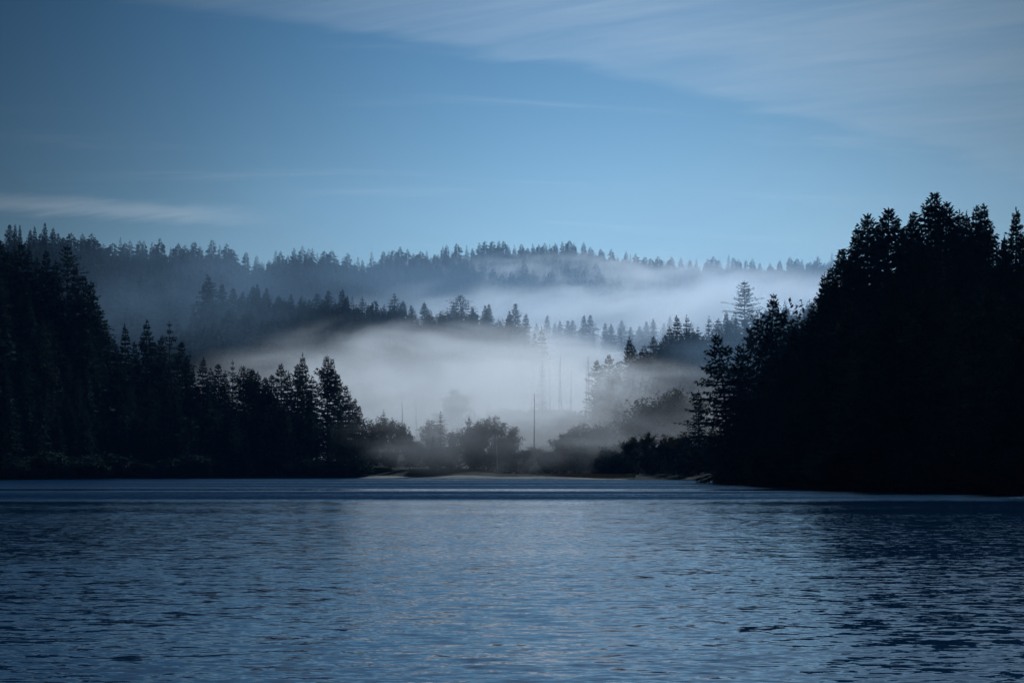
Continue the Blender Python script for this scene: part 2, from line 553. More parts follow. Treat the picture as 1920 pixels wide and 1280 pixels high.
def far_conifer(kind, seed, width=4.4, taper=0.92, mat=None, nl=26, per=7):
    # for trees a kilometre off: layered sprays, a few hundred blades
    r = random.Random(seed)
    L = Leaves()
    H = 30.0
    lop = [1 + r.uniform(-0.25, 0.25) for _ in range(6)]
    for i in range(nl):
        t = 0.10 + 0.89 * i / nl
        pr = ((1 - t) ** taper * 1.08 + 0.035) * width * r.uniform(0.7, 1.12)
        for j in range(per):
            az = r.uniform(0, 6.283)
            R_ = pr * lop[int(az / 6.283 * 6) % 6] * r.uniform(0.7, 1.1)
            out = np.array((math.cos(az), math.sin(az), 0.0))
            sd = np.array((-math.sin(az), math.cos(az), 0.0))
            p = np.array((0, 0, t * H)) + out * R_ * 0.12
            d = unit(out + np.array((0, 0, 0.5 * t - 0.30 + r.uniform(-0.12, 0.12))))
            L.kite(p, d, R_, R_ * r.uniform(0.22, 0.36), unit(sd * 0.7 + np.array((0, 0, r.uniform(0.3, 0.9)))), bend=0.12 * R_)
            for q in range(2):
                u = r.uniform(0.35, 0.9)
                L.kite(p + d * R_ * u, unit(out * 0.7 + sd * r.uniform(-1, 1) + np.array((0, 0, r.uniform(-0.5, 0.3)))), R_ * 0.42 + 0.3, R_ * 0.11 + 0.1, np.array((0, 0, 1.0)), bend=0.1)
    for q in range(5):
        L.kite(np.array((0, 0, H * (0.93 + 0.012 * q))), unit(np.array((r.uniform(-.3, .3), r.uniform(-.3, .3), 1))), 1.2, 0.22, unit(np.array((r.uniform(-1, 1), r.uniform(-1, 1), 0.01))))
    tr = trunk_mesh(kind + '_trunk', [(0, 0, H * i / 4) for i in range(5)], 0.36, M_BARK, 5)
    return (L.mesh(kind + '_crown', mat or M_FIR), tr, H)


def broadleaf(kind, seed, H=14.0, spread=4.5, leafy=1.0, stems=3, leaf=0.42, mat=None, leafy_from=2, first=0.24):
    r = random.Random(seed)
    T, L = Leaves(), Leaves()

    def grow(p, d, ln, rad, depth):
        segs = 3
        for s in range(segs):
            d = unit(d + np.array((r.uniform(-.22, .22), r.uniform(-.22, .22), r.uniform(-.02, .18))))
            q = p + d * ln / segs
            T.stick(p, q, rad * (1 - 0.25 * s / segs), rad * (1 - 0.25 * (s + 1) / segs), 4 if depth > 1 else 3)
            p = q
            if depth <= leafy_from:
                for _ in range(int((9 if depth == 0 else 4) * leafy + r.random())):
                    o = np.array((r.gauss(0, 1), r.gauss(0, 1), r.gauss(0, 0.8))) * (0.32 if depth == 0 else 0.28)
                    dd = unit(np.array((r.uniform(-1, 1), r.uniform(-1, 1), r.uniform(-.8, .6))))
                    L.kite(p + o, dd, leaf * r.uniform(0.6, 1.3), leaf * r.uniform(0.2, 0.36), unit(np.cross(dd, np.array((r.uniform(-1, 1), r.uniform(-1, 1), 1.0)))))
        if depth > 0:
            nb = r.choice((3, 4, 4)) if depth > 1 else r.choice((3, 4))
            for _ in range(nb):
                nd = unit(d * 0.8 + np.array((r.uniform(-.8, .8), r.uniform(-.8, .8), r.uniform(-.1, .7))))
                grow(p, nd, ln * r.uniform(0.7, 1.0), rad * 0.6, depth - 1)
    for s in range(stems):
        a = 6.283 * s / stems + r.uniform(-.5, .5)
        d = unit(np.array((math.cos(a) * spread / H * 0.8, math.sin(a) * spread / H * 0.8, 1.0)))
        grow(np.array((math.cos(a) * 0.2, math.sin(a) * 0.2, 0.0)), d, H * first * r.uniform(0.5, 1.25), H * 0.011, 3)
    zmax = max(v[2] for v in L.v) if L.v else max(v[2] for v in T.v)
    k = H / zmax
    T.v = [(x * k, y * k, z * k) for x, y, z in T.v]
    L.v = [(x * k, y * k, z * k) for x, y, z in L.v]
    return (L.mesh(kind + '_crown', mat or M_ALD), T.mesh(kind + '_trunk', M_BARK), H)


def snag(kind, seed, H=16.0, twigs=26, tl=1.0):
    r = random.Random(seed)
    T = Leaves()
    for i in range(twigs):
        t = r.uniform(0.25, 0.98)
        az = r.uniform(0, 6.283)
        p = np.array((0, 0, t * H))
        ln = tl * r.uniform(0.3, 1.0) * (1.25 - t)
        d = unit(np.array((math.cos(az), math.sin(az), r.uniform(-.35, .35))))
        T.stick(p, p + d * ln, 0.05, 0.02, 3)
        if r.random() < .6:
            T.stick(p + d * ln * .6, p + d * ln * .6 + unit(np.array((r.uniform(-1, 1), r.uniform(-1, 1), r.uniform(-.5, .3)))) * ln * .4, 0.03, 0.015, 3)
    tr = trunk_mesh(kind + '_trunk', [(0.05 * math.sin(i), 0.05 * math.cos(i), H * i / 6) for i in range(7)], 0.17, M_GREY, 6, 0.05)
    return (T.mesh(kind + '_crown', M_GREY), tr, H)


near_fir = [conifer('fir', 10 + i, width=w_, n_whorl=64, per=8, sprays=15, tuft=0.72, droop=d_, lop=0.32, gap=0.10, flat=0.1, upturn=u_, profile=p_)
            for i, (w_, d_, u_, p_) in enumerate([(7.2, 0.16, 1.1, 0.85), (9.0, 0.10, 1.5, 0.70), (6.6, 0.20, 0.9, 0.95), (8.6, 0.08, 1.3, 0.66)])]
mid_fir = [conifer('fir', 30 + i, width=w_, n_whorl=44, per=7, sprays=9, tuft=1.0, droop=d_, lop=0.30, gap=0.14, profile=p_)
           for i, (w_, d_, p_) in enumerate([(6.4, 0.20, 0.95), (7.4, 0.26, 0.88), (5.2, 0.18, 1.0), (8.0, 0.15, 0.80)])]
far_fir = [far_conifer('fir', 50 + i, w_, p_) for i, (w_, p_) in enumerate(((7.4, 0.9), (8.6, 0.62), (6.2, 1.05), (9.8, 0.8), (5.2, 0.55)))]
hemlock = [conifer('hemlock', 70 + i, width=w_, n_whorl=nw, per=7, sprays=sp_, tuft=0.75, droop=d_, lop=0.28, gap=0.18, profile=p_, flat=0.8, mat=M_HEM, upturn=0.3)
           for i, (w_, nw, d_, p_, sp_) in enumerate([(11.5, 30, 0.12, 0.66, 20), (6.4, 36, 0.22, 0.95, 11), (7.0, 26, 0.16, 0.70, 13)])]
spruce = [conifer('spruce', 80 + i, width=w_, n_whorl=nw, per=7, sprays=14, tuft=0.85, droop=0.34, lop=0.75, gap=0.38, profile=p_, lean=ln_, mat=M_HEM, flat=0.3, upturn=1.0, sparse_base=0.1)
          for i, (w_, ln_, p_, nw) in enumerate([(7.6, -0.10, 0.62, 40), (8.0, 0.03, 0.75, 42), (9.5, 0.0, 0.95, 40)])]
cedar = [conifer('cedar', 90 + i, width=w_, n_whorl=46, per=7, sprays=12, tuft=0.80, droop=0.28, lop=0.45, gap=0.18, profile=p_, twin=tw, mat=M_CED, flat=0.1, upturn=1.4, base=b_)
         for i, (w_, p_, tw, b_) in enumerate([(6.4, 0.75, False, 0.1), (5.6, 0.6, True, 0.15), (5.0, 0.8, False, 0.12)])]
alder = [broadleaf('alder', 110 + i, H=14, spread=s_, leafy=lf, stems=st, leaf=0.5) for i, (s_, lf, st) in enumerate([(3.4, 1.7, 4), (3.0, 0.9, 4), (4.2, 1.9, 4)])]
shrub = [broadleaf('willow', 130 + i, H=5.5, spread=3.6, leafy=1.3, stems=6, leaf=0.40, mat=M_FIR, leafy_from=3, first=0.2) for i in range(3)]
dead = [snag('snag', 150, 16, 44, 1.5), snag('snag', 151, 16, 22, 0.8), snag('snag', 152, 16, 60, 1.9)]
KIND = {'near_fir': ('fir_tree', 'fir tree', near_fir), 'fir': ('fir_tree', 'fir tree', mid_fir), 'far_fir': ('fir_tree', 'fir tree', far_fir),
        'hemlock': ('hemlock_tree', 'hemlock tree', hemlock), 'spruce': ('spruce_tree', 'spruce tree', spruce), 'cedar': ('cedar_tree', 'cedar tree', cedar),
        'alder': ('alder_tree', 'alder tree', alder), 'shrub': ('willow_shrub', 'shrub', shrub), 'snag': ('dead_tree', 'dead tree', dead)}
planted = []


def plant(kind, x, y, height, label, group=None, var=None, rot=None, wide=1.0, sink=0.3):
    name, cat, protos = KIND[kind]
    crown, trunk, H = protos[(random.randrange(len(protos)) if var is None else var)]
    z = float(ground(x, y)) - sink
    root = bpy.data.objects.new(name, None)
    root.empty_display_size = 0.5
    s = (height + sink) / H
    root.location = (x, y, z)
    root.scale = (s * wide, s * wide, s)
    root.rotation_euler = (0, 0, random.uniform(0, 6.28) if rot is None else rot)
    if kind == 'snag':
        root.rotation_euler = (random.uniform(-0.05, 0.05), random.uniform(-0.06, 0.06), root.rotation_euler[2])
    C.objects.link(root)
    tag(root, label, cat, group)
    link('trunk', trunk, root)
    link('crown', crown, root)
    planted.append((kind, x, y, height))
    return root


def at(px, d):
    return (px - 960) / F_PX * d


def plant_px(kind, px, row, d, label, group=None, lo=7, hi=46, **kw):
    x = at(px, d)
    top = CAM_H + (HOR - row) / F_PX * d
    h = top - float(ground(x, d))
    if not lo <= h <= hi:
        print('height', kind, px, row, round(d), round(h, 1))
        h = min(max(h, lo), hi)
    return plant(kind, x, d, h, label, group, **kw)


ORD = 'first second third fourth fifth sixth seventh eighth ninth tenth eleventh twelfth thirteenth fourteenth fifteenth sixteenth seventeenth eighteenth nineteenth twentieth'.split()
ORD += ['twenty-' + o for o in ORD[:9]]

# ---- far skyline, kilometre and more away
SKY = [(18, 421), (28, 420), (37, 421), (56, 431), (65, 423), (84, 417), (99, 427), (109, 437), (118, 445), (134, 436), (154, 437), (172, 437), (179, 446), (194, 457), (211, 455), (226, 445),
       (234, 454), (244, 450), (262, 451), (270, 450), (285, 452), (300, 446), (320, 462), (334, 456), (347, 459), (360, 454), (365, 452), (375, 461), (397, 449), (412, 459), (425, 456), (435, 467),
       (461, 472), (479, 482), (482, 479), (491, 490), (504, 487), (517, 469), (526, 470), (551, 464), (567, 461), (579, 466), (586, 464), (595, 474), (609, 470), (621, 469), (634, 486), (652, 474),
       (671, 481), (680, 486), (697, 472), (719, 470), (729, 471), (737, 469), (750, 462), (764, 466), (776, 474), (789, 470), (800, 470), (815, 476), (830, 460), (838, 459), (857, 456), (875, 459),
       (886, 465), (899, 454), (909, 452), (923, 452), (936, 451), (945, 451), (954, 460), (977, 457), (989, 464), (999, 456), (1010, 457), (1021, 455), (1031, 458), (1041, 454), (1054, 452), (1067, 450), (1076, 455),
       (1094, 454), (1107, 462), (1117, 476), (1127, 466), (1146, 466), (1174, 469), (1182, 476), (1192, 474), (1209, 481), (1221, 484), (1234, 480), (1242, 489), (1259, 480), (1277, 482), (1294, 485),
       (1306, 485), (1327, 485), (1338, 480), (1349, 486), (1366, 477), (1376, 482), (1385, 485), (1399, 486), (1411, 484), (1425, 492), (1443, 492), (1462, 487), (1481, 482), (1494, 484), (1504, 485), (1519, 490), (1534, 480), (1560, 474)]
CLUST = [(125, 'dark high end of the far skyline'), (310, 'long blue slope of the far skyline'), (450, 'last clump before the skyline notch'), (500, 'low notch of the far skyline'),
         (690, 'skyline clump past the notch'), (822, 'thin skyline row above the upper fog'), (1112, 'middle crest of the far skyline'), (1250, 'falling skyline past the middle crest'),
         (1440, 'low pale skyline over bright fog'), (1600, 'foggy skyline end by the headland')]
prev, cnt = None, 0
for px, row in reversed(SKY):
    cname = next(c for lim, c in CLUST if px < lim)
    cnt = cnt + 1 if cname == prev else 1
    prev = cname
    v = random.randrange(5)
    shape = ('pointed', 'broad', 'slim', 'wide', 'narrow')[v]
    d = float(F_dist(px)) + random.uniform(-14, 8)
    kind = 'far_fir' if px > 130 else 'fir'
    plant_px(kind, px, row, d, f'{shape} fir, {ORD[cnt - 1]} from the headland side in the {cname}', 'firs along the far skyline', lo=14, hi=42, var=v % len(KIND[kind][2]), wide=random.uniform(0.7, 1.45))

# ---- middle ridge between the two fog layers
MID = [(390, 511, 'fir'), (415, 532, 'fir'), (437, 540, 'fir'), (455, 545, 'fir'), (475, 535, 'fir'), (482, 532, 'fir'), (500, 540, 'fir'), (522, 557, 'fir'), (545, 551, 'fir'), (564, 555, 'fir'), (580, 562, 'fir'), (595, 550, 'fir'),
       (616, 545, 'fir'), (642, 541, 'fir'), (651, 553, 'fir'), (679, 555, 'hemlock'), (701, 580, 'fir'), (720, 577, 'fir'), (740, 549, 'hemlock'), (756, 562, 'cedar'), (771, 572, 'fir'), (796, 566, 'fir'),
       (784, 602, 'fir'), (812, 592, 'fir'), (826, 587, 'cedar'), (840, 585, 'fir'), (850, 572, 'fir'), (864, 552, 'hemlock'), (886, 575, 'fir'), (910, 572, 'fir'), (917, 570, 'fir'), (938, 600, 'fir'), (955, 582, 'fir'),
       (966, 569, 'fir'), (986, 587, 'fir'), (660, 585, 'fir'), (630, 575, 'fir'), (735, 600, 'fir'), (880, 610, 'fir')]
cnt = {}
for px, row, kind in reversed(MID):
    where = 'tip of the middle ridge' if px > 690 else 'high shoulder of the middle ridge'
    cnt[kind, where] = cnt.get((kind, where), 0) + 1
    look = {'fir': 'blue-grey fir', 'hemlock': 'tiered blue-grey hemlock', 'cedar': 'feathery blue-grey cedar'}[kind]
    plant_px(kind, px, row, float(M_dist(px)) + random.uniform(-10, 6), f'{look}, {ORD[cnt[kind, where] - 1]} from the foggy end on the {where}', 'trees on the middle ridge', lo=12, hi=42,
             var={679: 1, 740: 2, 864: 0}.get(px), wide=random.uniform(1.2, 1.7))

# ---- trees half lost in the fog of the valley
FOGGY = [(1006, 605), (1026, 590), (1040, 605), (1050, 601), (1065, 601), (1074, 600), (1087, 615), (1095, 589), (1107, 590), (1112, 620), (1135, 604), (1146, 606), (1166, 600), (1182, 612), (1199, 611), (1212, 602), (1225, 597), (1245, 606), (1256, 592), (1275, 600)]
for i, (px, row) in enumerate(FOGGY):
    plant_px('fir', px, row, 1060 + random.uniform(-25, 15), f'pale ghostly fir in the valley fog, {ORD[i]} out from the middle ridge', 'firs fading in the valley fog', lo=10, hi=40, wide=random.uniform(1.1, 1.6))
for px, row, w_ in ((1015, 614, 'broad'), (1002, 624, 'slender')):
    plant_px('fir', px, row, 800, f'{w_} pale fir standing alone in the thick fog of the valley', 'firs fading in the valley fog', lo=10, hi=48, wide=1.2 if w_ == 'broad' else 0.9)

# ---- wooded rise behind the headland
RISE = [(1119, 675, 'cedar', 'small feathery cedar at the low tip of the misty rise', None), (1142, 664, 'cedar', 'bushy dark cedar low on the misty rise beside the valley fog', 0),
        (1180, 631, 'cedar', 'tall narrow cedar at the foot of the misty rise', 2), (1190, 650, 'fir', 'rounded fir leaning against the tall narrow cedar on the rise', None),
        (1225, 630, 'cedar', 'stout cedar half way up the misty rise, clear of its neighbours', 0), (1210, 668, 'fir', 'low fir filling the gap between two cedars on the rise', None),
        (1269, 590, 'fir', 'dense pointed fir beside a tiered hemlock on the misty rise', 2), (1287, 589, 'hemlock', 'tiered hemlock next to a dense pointed fir on the rise', 1),
        (1309, 612, 'hemlock', 'short ragged hemlock between two taller ones on the rise', 2), (1329, 592, 'hemlock', 'slim spiky hemlock standing alone on the rise against fog', 1),
        (1346, 597, 'fir', 'round-topped fir under the biggest hemlock of the rise', 1), (1361, 586, 'fir', 'pointed fir close under the biggest hemlock of the rise', 0),
        (1396, 525, 'hemlock', 'biggest hemlock, wide flat tiers of branches against bright fog', 0), (1458, 590, 'hemlock', 'thin pale hemlock in the gap beside the black headland', 1),
        (1510, 543, 'alder', 'pale round-topped broadleaf tree on the skyline beside the black headland', 2), (1377, 602, 'fir', 'dark fir merging with the biggest hemlock of the rise', 3), (1418, 606, 'fir', 'dark fir on the headland side of the biggest hemlock', 0)]
RISE += [(1247, 628, 'fir', 'low fir stepping up the rise behind the stout cedar', 3), (1256, 612, 'fir', 'middling fir on the fog side of the dense pointed fir', 1), (1298, 622, 'fir', 'fir wedged under the tiered hemlock of the rise', 1),
         (1160, 678, 'fir', 'squat fir between the bushy and the tall narrow cedar', 3), (1130, 690, 'fir', 'lowest fir at the very tip of the misty rise', 1), (1318, 630, 'fir', 'broad fir under the slim spiky hemlock of the rise', 3), (1235, 655, 'fir', 'broad low fir under the stout cedar of the rise', 3), (1200, 672, 'cedar', 'low cedar at the foot of the stout cedar on the rise', 0)]
for px, row, kind, lab, v in RISE:
    d = 600 + random.uniform(-8, 8) if px != 1510 else 430
    plant_px(kind, px, row, d, lab, 'trees on the misty rise', lo=9, hi=48, var=v, rot=None, wide={1396: 0.95, 1510: 0.8, 1180: 1.1, 1346: 1.5, 1361: 1.4}.get(px, 1.3))
# ---- far shore beyond the lake, dark side
LEFT = [(1, 450, 'fir'), (14, 470, 'fir'), (27, 462, 'fir'), (39, 452, 'fir'), (54, 462, 'fir'), (70, 482, 'fir'), (85, 470, 'fir'), (103, 490, 'fir'), (126, 457, 'hemlock'), (140, 500, 'fir'), (155, 515, 'fir'), (170, 527, 'fir'), (182, 565, 'fir'), (197, 605, 'fir'), (214, 630, 'fir'),
        (234, 606, 'fir'), (252, 640, 'fir'), (274, 600, 'fir'), (288, 640, 'fir'), (302, 632, 'fir'), (317, 602, 'hemlock'), (340, 640, 'fir'), (352, 668, 'fir'), (362, 690, 'fir'), (381, 668, 'fir'), (396, 690, 'fir'), (409, 682, 'fir'), (422, 694, 'fir'), (436, 675, 'hemlock'),
        (457, 685, 'cedar'), (474, 690, 'cedar'), (484, 695, 'fir'), (497, 706, 'cedar'), (509, 702, 'fir'), (527, 681, 'cedar'), (540, 695, 'fir'), (557, 682, 'cedar'), (567, 661, 'cedar'), (584, 705, 'fir'), (614, 666, 'cedar'), (634, 700, 'cedar'), (648, 722, 'fir'), (656, 732, 'hemlock'),
        (665, 747, 'fir'), (673, 760, 'fir'), (682, 790, 'fir')]
cnt = {}
special = {126: 'dark tiered hemlock, tallest over the slope edge above the dark shore', 317: 'hemlock with a crooked broken top above the dark shore', 436: 'hemlock whose flat flagged top juts over the dark shore forest',
           567: 'tall slender cedar with a spire top against the lower fog', 614: 'twin-topped open cedar with sky showing through, against the lower fog', 656: 'tiered hemlock ending the dark shore forest beside the misty thicket'}
for px, row, kind in reversed(LEFT):
    zone = 'steep black slope' if px < 225 else ('shadowed bay slope' if px < 350 else 'low dark shore forest')
    cnt[(zone, kind)] = cnt.get((zone, kind), 0) + 1
    lab = special.get(px) or f'dark {kind} on the skyline of the {zone}, {ORD[cnt[(zone, kind)] - 1]} in from the fog'
    d = float(A_dist(px)) + random.uniform(-8, 4)
    plant_px(kind, px, row, d, lab, 'trees crowning the dark shore', lo=10, hi=44, var={126: 0, 317: 2, 436: 2, 567: 2, 614: 1, 656: 1, 527: 0}.get(px), wide={614: 0.95, 567: 0.85, 126: 0.85, 317: 0.8, 436: 0.8}.get(px, random.uniform(0.95, 1.2)))
sky_l = [(-60, 430), (0, 455), (60, 470), (130, 505), (180, 580), (215, 640), (300, 660), (350, 690), (480, 720), (560, 730), (640, 750), (690, 800)]
for i in range(56):
    px = random.uniform(-40, 690) if i > 14 else random.uniform(-40, 230)
    s = float(interp(px, *SHORE))
    u = random.random() ** 1.3
    d = s + 4 + u * (float(A_dist(px)) - s - 10)
    top = CAM_H + (HOR - np.interp(px, *zip(*sky_l))) / F_PX * d
    h = min(random.uniform(15, 27), top - float(ground(at(px, d), d)) - random.uniform(0, 6))
    if h > 6:
        plant(random.choice(('fir', 'fir', 'fir', 'cedar')), at(px, d), d, h, 'black tree lost in the unlit forest mass of the dark shore', 'trees lost in the dark shore forest', wide=random.uniform(0.9, 1.2))

# ---- near headland
HEAD = [(1368, 625, 'spruce', 266, 0, 'leaning ragged spruce with a hooked top at the headland tip'), (1443, 551, 'spruce', 258, 1, 'tall open spruce rising from the headland tip against fog'),
        (1425, 640, 'spruce', 252, 1, 'drooping spruce filling in between two taller ones at the headland tip'), (1395, 740, 'spruce', 262, 2, 'low shaggy spruce overhanging the water at the headland tip'),
        (1388, 655, 'spruce', 266, 1, 'shaggy spruce just inland of the leaning hook-topped spruce'), (1405, 645, 'spruce', 262, 0, 'leaning spruce squeezed between the hook-topped and the tall open spruce'),
        (1372, 735, 'spruce', 272, 1, 'small ragged spruce under the leaning hook-topped spruce'), (1366, 800, 'spruce', 280, 2, 'lowest shaggy spruce dipping to the water at the headland tip'), (1490, 610, 'near_fir', 235, 0, 'dark fir just inland of the tall open spruce'), (1470, 640, 'near_fir', 240, 2, 'small dark fir behind the tall open spruce'),
        (1520, 578, 'near_fir', 240, 3, 'sloping fir under the pale broadleaf tree at the headland'), (1546, 510, 'near_fir', 245, 2, 'fir on the lower step of the headland skyline'), (1557, 500, 'near_fir', 243, 0, 'fir tucked against the lower step of the headland skyline'),
        (1577, 468, 'near_fir', 243, 3, 'fir with a blunt shoulder on the headland skyline'), (1604, 432, 'near_fir', 240, 2, 'fir on the shoulder below the lopsided giant of the headland'), (1626, 400, 'near_fir', 236, 1, 'round-headed fir joined to the lopsided giant of the headland'),
        (1664, 389, 'near_fir', 232, 1, 'lopsided giant fir with upswept branches on the headland skyline'), (1695, 427, 'near_fir', 236, 2, 'small fir in the gap between the two headland giants'), (1712, 396, 'near_fir', 232, 0, 'bushy fir pressed against the tallest headland fir'),
        (1754, 361, 'near_fir', 226, 3, 'tallest fir of the headland with a knobbly crown top'), (1776, 377, 'near_fir', 226, 1, 'broad fir beside the tallest headland fir'), (1800, 392, 'near_fir', 224, 2, 'first slim fir past the tallest headland fir'),
        (1814, 395, 'near_fir', 222, 2, 'second slim fir past the tallest headland fir'), (1831, 385, 'near_fir', 220, 0, 'thin-topped fir beside the tall pointed fir of the headland'), (1845, 381, 'near_fir', 214, 0, 'tall pointed fir with comb-like edges on the headland'),
        (1882, 440, 'near_fir', 214, 2, 'low fir in the last dip of the headland skyline'), (1907, 388, 'near_fir', 208, 2, 'pointed fir cut by the picture edge on the headland'), (1940, 400, 'near_fir', 204, 0, 'fir at the end of the headland partly outside the picture')]
for px, row, kind, d, v, lab in HEAD:
    plant_px(kind, px, row, d, lab, 'trees crowning the headland', lo=8, hi=48, var=v, rot=None if kind != 'spruce' else 0.4, wide={1368: 0.95, 1443: 0.95, 1664: 1.15, 1754: 1.1}.get(px, 1.0))
sky_h = [(1360, 860), (1375, 800), (1400, 720), (1440, 660), (1500, 640), (1550, 545), (1600, 480), (1660, 440), (1760, 420), (1940, 430)]
for i in range(60):
    px = random.uniform(1385, 1960)
    s = float(interp(px, *SHORE))
    u = (i / 60.0) ** 1.2
    d = s + 1.5 + u * (float(H_dist(px)) - s - 4)
    top = CAM_H + (HOR - np.interp(px, *zip(*sky_h))) / F_PX * d
    h = min(random.uniform(14, 26), top - float(ground(at(px, d), d)) - random.uniform(0, 4))
    if h > 4:
        plant(random.choice(('near_fir', 'near_fir', 'near_fir', 'spruce')), at(px, d), d, h, 'black conifer lost in the unlit forest mass of the near headland', 'trees lost in the headland forest', wide=random.uniform(0.9, 1.2), sink=1.0)
for i in range(34):
    px = 1372 + i * 17.3 + random.uniform(-4, 4)
    d = float(interp(px, *SHORE)) + random.uniform(1, 3)
    plant('shrub', at(px, d), d, random.uniform(3, 6), 'black bush along the waterline of the near headland', 'bushes along the headland waterline', wide=1.4)
for i in range(40):
    px = -10 + i * 17.5 + random.uniform(-5, 5)
    d = float(interp(px, *SHORE)) + random.uniform(2, 6)
    plant('shrub', at(px, d), d, random.uniform(4, 7), 'black bush along the waterline of the dark shore', 'bushes along the dark shore waterline', wide=1.5)

# ---- misty thicket behind the sandbar
THICK = [(705, 777, 'alder', 448, 2, 'round dark broadleaf tree next to the dark shore forest'), (740, 780, 'alder', 446, 0, 'second round broadleaf tree, with a bare spire behind it'), (720, 767, 'hemlock', 452, 1, 'thin conifer spire between two round broadleaf trees'),
         (755, 754, 'snag', 505, 0, 'bare twiggy spire rising behind round broadleaf trees'), (781, 760, 'snag', 560, 0, 'faint bare pole in the fog past the round broadleaf trees'), (795, 785, 'alder', 478, 1, 'pale thin broadleaf tree in the fog gap beside the spire conifer'),
         (826, 770, 'hemlock', 436, 1, 'dark spire-topped conifer with a wide skirt above the sandbar'), (880, 780, 'spruce', 438, 2, 'shaggy conifer with a broken top above the sandbar'), (860, 800, 'alder', 450, 1, 'low broadleaf tree between spire-topped and shaggy conifers'), (910, 776, 'alder', 455, 0, 'hazy broadleaf tree beside the shaggy broken-topped conifer'),
         (933, 798, 'snag', 436, 1, 'thin dark pole in front of the hazy thicket above the sandbar'), (840, 727, 'alder', 600, 1, 'ghostly open broadleaf tree floating in the lower fog'), (865, 733, 'snag', 590, 0, 'faint bare pole beside the ghostly broadleaf tree'), (890, 730, 'snag', 595, 0, 'faint twiggy dead tree past the ghostly broadleaf tree'),
         (916, 728, 'snag', 590, 1, 'faint forked pole in the middle of the lower fog'), (938, 722, 'snag', 600, 0, 'faint tall bare pole in the middle of the lower fog'), (952, 732, 'snag', 600, 1, 'faint short bare pole in the middle of the lower fog'),
         (984, 687, 'snag', 640, 1, 'faint bare pole, outermost of the dead stand in fog'), (996, 677, 'snag', 640, 1, 'thin bare pole of the dead stand in bright fog'), (1017, 675, 'hemlock', 640, 1, 'half-dead feathery conifer in the dead stand in bright fog'), (1032, 683, 'snag', 640, 0, 'short twiggy dead tree in the middle of the dead stand'),
         (1047, 666, 'snag', 640, 2, 'tallest twiggy dead tree of the stand in bright fog'), (1054, 678, 'snag', 642, 2, 'twiggy dead tree touching the tallest of the dead stand'), (1070, 694, 'snag', 640, 0, 'lowest twiggy dead tree ending the dead stand'), (1107, 667, 'snag', 620, 2, 'twiggy dead tree beside the small feathery cedar of the rise'), (1098, 684, 'snag', 620, 0, 'bare pole next to the twiggy dead tree by the rise'),
         (1002, 737, 'snag', 470, 1, 'tall straight dark pole alone in the fog above the thicket'), (1225, 742, 'alder', 470, 1, 'open broadleaf tree with bare twigs in the fog below the rise'), (1260, 722, 'alder', 475, 2, 'tall hazy broadleaf tree below the rise, flat topped'), (1283, 727, 'alder', 478, 1, 'hazy broadleaf tree next to the spruce by the headland'),
         (1310, 730, 'spruce', 352, 2, 'shaggy dark spruce standing clear between the fog and the headland'), (1335, 790, 'spruce', 340, 1, 'low dark spruce joining the shaggy spruce to the headland'), (1222, 805, 'alder', 378, 2, 'dark rounded broadleaf tree at the shore below the shaggy spruce'), (1195, 818, 'alder', 380, 1, 'dark small broadleaf tree at the shore by the grassy spit'),
         (1262, 812, 'alder', 372, 0, 'dark broadleaf tree at the shore under the shaggy spruce'), (1290, 805, 'alder', 362, 2, 'dark broadleaf tree nearest the foot of the shaggy spruce'), (1350, 800, 'near_fir', 330, 2, 'dark fir behind the headland tip')]
THICK += [(697, 800, 'fir', 440, 1, 'dark broad fir where the dark shore forest meets the misty thicket'), (733, 812, 'fir', 438, 3, 'low broad fir under the two round broadleaf trees'), (768, 806, 'fir', 440, 0, 'low fir past the two round broadleaf trees'),
          (812, 815, 'fir', 434, 2, 'small fir at the skirt of the spire-topped conifer'), (845, 812, 'fir', 436, 1, 'small broad fir on the headland side of the spire-topped conifer'), (897, 806, 'fir', 440, 3, 'rounded fir half hidden by the shaggy broken-topped conifer'),
          (946, 815, 'alder', 440, 1, 'thin hazy broadleaf tree behind the thin dark pole'), (970, 806, 'alder', 452, 1, 'pale twiggy broadleaf tree before the tall straight pole'), (1042, 812, 'alder', 440, 1, 'pale fan-shaped broadleaf tree above the grassy spit'),
          (1082, 790, 'alder', 470, 0, 'pale rounded broadleaf tree deep in the thicket fog'), (1118, 792, 'alder', 468, 2, 'pale wide broadleaf tree deep in the thicket fog'), (1150, 786, 'alder', 465, 1, 'pale tall broadleaf tree at the edge of the thicket fog')]
for px, row, kind, d, v, lab in THICK:
    plant_px(kind, px, row, d, lab, 'trees of the misty thicket', lo=7, hi=44, var=v, wide={826: 1.1, 1310: 1.15, 1002: 0.8, 1017: 0.7, 705: 0.9, 740: 0.9}.get(px, 0.7 if kind == 'snag' else 1.0))
for i in range(46):
    px = random.uniform(700, 1350)
    d = float(interp(px, *SHORE)) + random.uniform(26, 95)
    plant('shrub', at(px, d), d, random.uniform(4, 10), 'hazy grey bush in the misty thicket behind the sandbar', 'bushes of the misty thicket', wide=random.uniform(0.8, 1.1))

